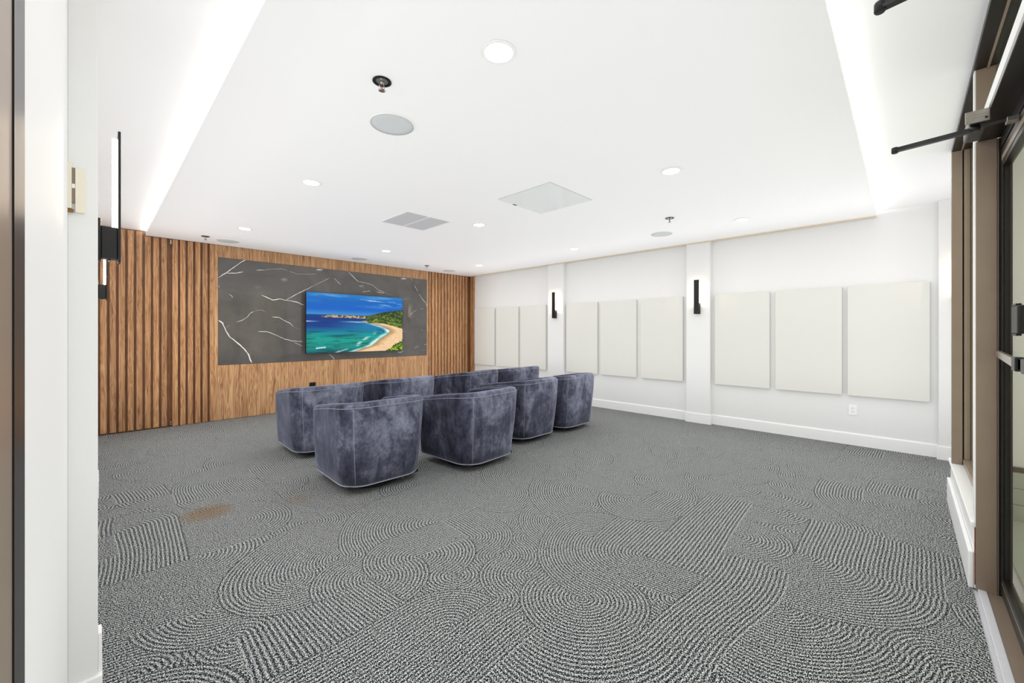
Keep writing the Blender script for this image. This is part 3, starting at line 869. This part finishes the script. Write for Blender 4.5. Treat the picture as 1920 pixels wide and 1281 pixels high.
MB().cbox((-0.13, 0, 0), (0.0, 0.022, 0.118), 0.006).build('housing', M_black, dv)
MB().cbox((-0.10, 0.022, 0.118), (-0.012, 0.006, 0.126), 0.002).build('top_cap', M_black, dv)
MB().cbox((-0.10, 0.022, -0.008), (-0.012, 0.006, 0.0), 0.002).build('bottom_cap', M_black, dv)

# ------------------------------------------------------------------ door closers (pivot at local origin, wall towards -Y)
dc0 = thing('door_closer', 'x', 'door closer', group='overhead door closers')
bd = MB().cbox((-0.03, -0.040, 0.012), (0.22, 0.018, 0.066), 0.008).build('body', M_black, dc0)
MB().cbox((-0.036, -0.041, 0.014), (-0.030, 0.030, 0.066), 0.002).build('end_cap', M_steel, dc0)
MB().box((-0.0366, -0.030, 0.034), (-0.0360, 0.008, 0.0345)).box((-0.0366, -0.030, 0.046), (-0.0360, 0.004, 0.0465)).box((-0.0366, -0.034, 0.024), (-0.0360, -0.026, 0.032)).build('label_print', M_black, bd)
MB().lathe([(0.016, 0.012), (0.018, 0.0), (0.016, -0.012)], 20).build('pivot_cap', M_black, dc0)
def flat_bar(name, a, b, w, t, z, mat, par):
    a = Vector((*a, 0)); b = Vector((*b, 0)); d = (b - a).normalized(); n = Vector((-d.y, d.x, 0)) * w / 2
    vs = [a + n, a - n, b - n, b + n]
    return MB().add([(p.x, p.y, z - t) for p in vs] + [(p.x, p.y, z + t) for p in vs],
                    [(0, 3, 2, 1), (4, 5, 6, 7), (0, 1, 5, 4), (1, 2, 6, 5), (2, 3, 7, 6), (3, 0, 4, 7)]).build(name, mat, par)
flat_bar('main_arm', (0, 0), (0.035, 0.25), 0.022, 0.0045, -0.008, M_black, dc0)
flat_bar('fore_arm', (0.035, 0.25), (-0.012, -0.095), 0.013, 0.0045, 0.003, M_black, dc0)
MB().lathe([(0.011, 0.010), (0.013, 0.006), (0.013, -0.014), (0.010, -0.018)], 18, (0.035, 0.25, 0)).build('elbow', M_black, dc0)
MB().cbox((-0.030, -0.118, -0.010), (0.012, -0.085, 0.010), 0.002).build('shoe', M_steel, dc0)
dc0.location = (2.64, -0.215, 2.176); dc0['label'] = 'black-armed door closer over the glass door at the right edge, arm fully in view'
dup(dc0, (1.432, -0.202, 2.176), 0, 'second door closer, nearer, only its black arm elbow showing at the top right')

# ------------------------------------------------------------------ swivel tub chairs
def u_path(hw, yb, yf, r, n=10):
    """U shaped plan: from front left round the back to front right; returns points and outward normals"""
    pts = []
    L = yf - (yb + r)
    for k in range(8): pts.append(((-hw, yf - L * k / 8), (-1, 0)))
    for k in range(n + 1):
        a = PI + (PI / 2) * k / n
        pts.append(((-hw + r + r * math.cos(a), yb + r + r * math.sin(a)), (math.cos(a), math.sin(a))))
    m = 8
    for k in range(1, m): pts.append(((-hw + r + (2 * hw - 2 * r) * k / m, yb), (0, -1)))
    for k in range(n + 1):
        a = 1.5 * PI + (PI / 2) * k / n
        pts.append(((hw - r + r * math.cos(a), yb + r + r * math.sin(a)), (math.cos(a), math.sin(a))))
    for k in range(1, 9): pts.append(((hw, yb + r + L * k / 8), (1, 0)))
    return pts
HW, YBK, YFR, RC = 0.340, -0.345, 0.355, 0.185
def top_z(y):
    t = (y - YBK) / (YFR - YBK)
    return 0.742 - 0.095 * max(0, t) ** 1.15
def outer(p, n, z, zt):
    k = (z - 0.07) / 0.67
    bow = 0.010 * math.sin(PI * min(1, k))
    side = 0.040 if abs(n[0]) > 0.5 else 0.0
    fl = (0.058 * abs(n[1]) + 0.036 * abs(n[0])) * k + bow
    front = -0.030 * k * max(0, (p[1] - 0.1) / 0.25)
    return (p[0] + n[0] * fl, p[1] + n[1] * fl * (1 if n[1] < 0 else 0) + front, z)
path = u_path(HW, YBK, YFR, RC)
def shell():
    mb = MB(); vs = []; th = 0.105
    rows = None
    for (p, n) in path:
        zt = top_z(p[1]); col = []
        for k in range(7):
            z = 0.07 + (zt - 0.035 - 0.07) * k / 6
            col.append(outer(p, n, z, zt))
        ot = outer(p, n, zt - 0.035, zt)
        # rounded top then inner face
        for a in (20, 45, 70, 90):
            a = math.radians(a); rr = 0.035
            col.append((ot[0] - n[0] * rr * (1 - math.cos(a)), ot[1] - n[1] * rr * (1 - math.cos(a)), zt - 0.035 + rr * math.sin(a)))
        it = (ot[0] - n[0] * th, ot[1] - n[1] * th)
        for a in (90, 60, 30, 0):
            a = math.radians(a); rr = 0.030
            col.append((it[0] + n[0] * rr * (1 - math.cos(a)), it[1] + n[1] * rr * (1 - math.cos(a)), zt - 0.030 + rr * math.sin(a)))
        for z in (0.55, 0.40):
            o_ = outer(p, n, z, zt); col.append((o_[0] - n[0] * (th + 0.012), o_[1] - n[1] * (th + 0.012), z))
        o_ = outer(p, n, 0.10, zt); col.append((o_[0] - n[0] * (th + 0.012), o_[1] - n[1] * (th + 0.012), 0.10))
        rows = len(col); vs += col
    N = len(path)
    fs = [(i * rows + k, (i + 1) * rows + k, (i + 1) * rows + k + 1, i * rows + k + 1) for i in range(N - 1) for k in range(rows - 1)]
    fs += [((i + 1) * rows, i * rows, i * rows + rows - 1, (i + 1) * rows + rows - 1) for i in range(N - 1)]
    mb.add(vs, fs, True)
    # rounded arm fronts
    for base, sgn in ((0, 1), ((N - 1) * rows, -1)):
        ring = vs[base:base + rows]
        cy = sum(p[1] for p in ring) / rows
        cx = sum(p[0] for p in ring) / rows; cz = sum(p[2] for p in ring) / rows
        prev = [base + k for k in range(rows)]
        for s_, dy in ((0.93, 0.016), (0.80, 0.026)):
            start = len(mb.v)
            for p in ring:
                mb.v.append((cx + (p[0] - cx) * s_, p[1] + dy, cz + (p[2] - cz) * (0.985 if s_ > 0.9 else 0.95)))
            for k in range(rows):
                k2 = (k + 1) % rows
                f = (prev[k], prev[k2], start + k2, start + k)
                mb.f.append(f if sgn > 0 else tuple(reversed(f))); mb.sm.append(True)
            prev = [start + k for k in range(rows)]
        mb.f.append(tuple(prev) if sgn > 0 else tuple(reversed(prev))); mb.sm.append(False)
    return mb
ch0 = thing('tub_chair', 'x', 'armchair', group='grey-blue velvet swivel tub chairs')
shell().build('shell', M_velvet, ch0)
def pline(k, rr=0.0035, off=0.002):
    return None
MB().tube([(outer(p, n, top_z(p[1]) - 0.036, 0)[0] + n[0] * 0.001, outer(p, n, top_z(p[1]) - 0.036, 0)[1] + n[1] * 0.001, top_z(p[1]) - 0.036) for p, n in path], 0.0024, 6).build('top_piping', M_pipe, ch0)
MB().tube([(outer(p, n, 0.071, 0)[0], outer(p, n, 0.071, 0)[1], 0.071) for p, n in path], 0.005, 6).build('hem_piping', M_pipe, ch0)
for idx in (14, len(path) - 15):
    p, n = path[idx]
    MB().tube([(outer(p, n, z, 0)[0] - n[0] * 0.0006, outer(p, n, z, 0)[1] - n[1] * 0.0006, z) for z in [0.075 + (top_z(p[1]) - 0.115) * k / 8 for k in range(9)]], 0.0017, 5).build('back_seam', M_pipe, ch0)
# seat cushion, seat box, base
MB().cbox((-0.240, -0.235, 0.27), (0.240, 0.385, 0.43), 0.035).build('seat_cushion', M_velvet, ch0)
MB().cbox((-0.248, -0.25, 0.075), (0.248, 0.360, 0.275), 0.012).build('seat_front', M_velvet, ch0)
MB().cbox((-0.315, -0.300, 0.050), (0.315, 0.330, 0.074), 0.02).build('base_frame', M_black, ch0)
MB().lathe([(0.255, 0.0), (0.262, 0.006), (0.262, 0.020), (0.20, 0.028), (0.06, 0.034), (0.06, 0.052)], 40).build('swivel_base', M_black, ch0)
CH = [(1.710, 3.43, -2, 'velvet tub chair at the left end of the near row, closest to the camera'),
      (2.680, 3.20, 3, 'velvet tub chair second from the left in the near row, overlapping the first'),
      (3.700, 3.46, 0, 'velvet tub chair third from the left in the near row'),
      (4.490, 3.44, 0, 'velvet tub chair at the right end of the near row, by the white wall'),
      (1.76, 4.70, -2, 'velvet tub chair at the left end of the far row'),
      (2.73, 4.72, 0, 'velvet tub chair second from the left in the far row, below the television'),
      (3.90, 4.74, 7, 'velvet tub chair third from the left in the far row, before the right slats'),
      (4.83, 4.72, 0, 'velvet tub chair at the right end of the far row, farthest away')]
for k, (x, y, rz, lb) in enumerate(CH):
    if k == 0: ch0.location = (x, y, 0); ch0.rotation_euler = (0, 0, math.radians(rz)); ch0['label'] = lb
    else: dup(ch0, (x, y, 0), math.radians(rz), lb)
lg = flat_bar('swivel_lever', (0.10, -0.30), (0.13, -0.37), 0.008, 0.002, 0.062, M_chrome, ch0)
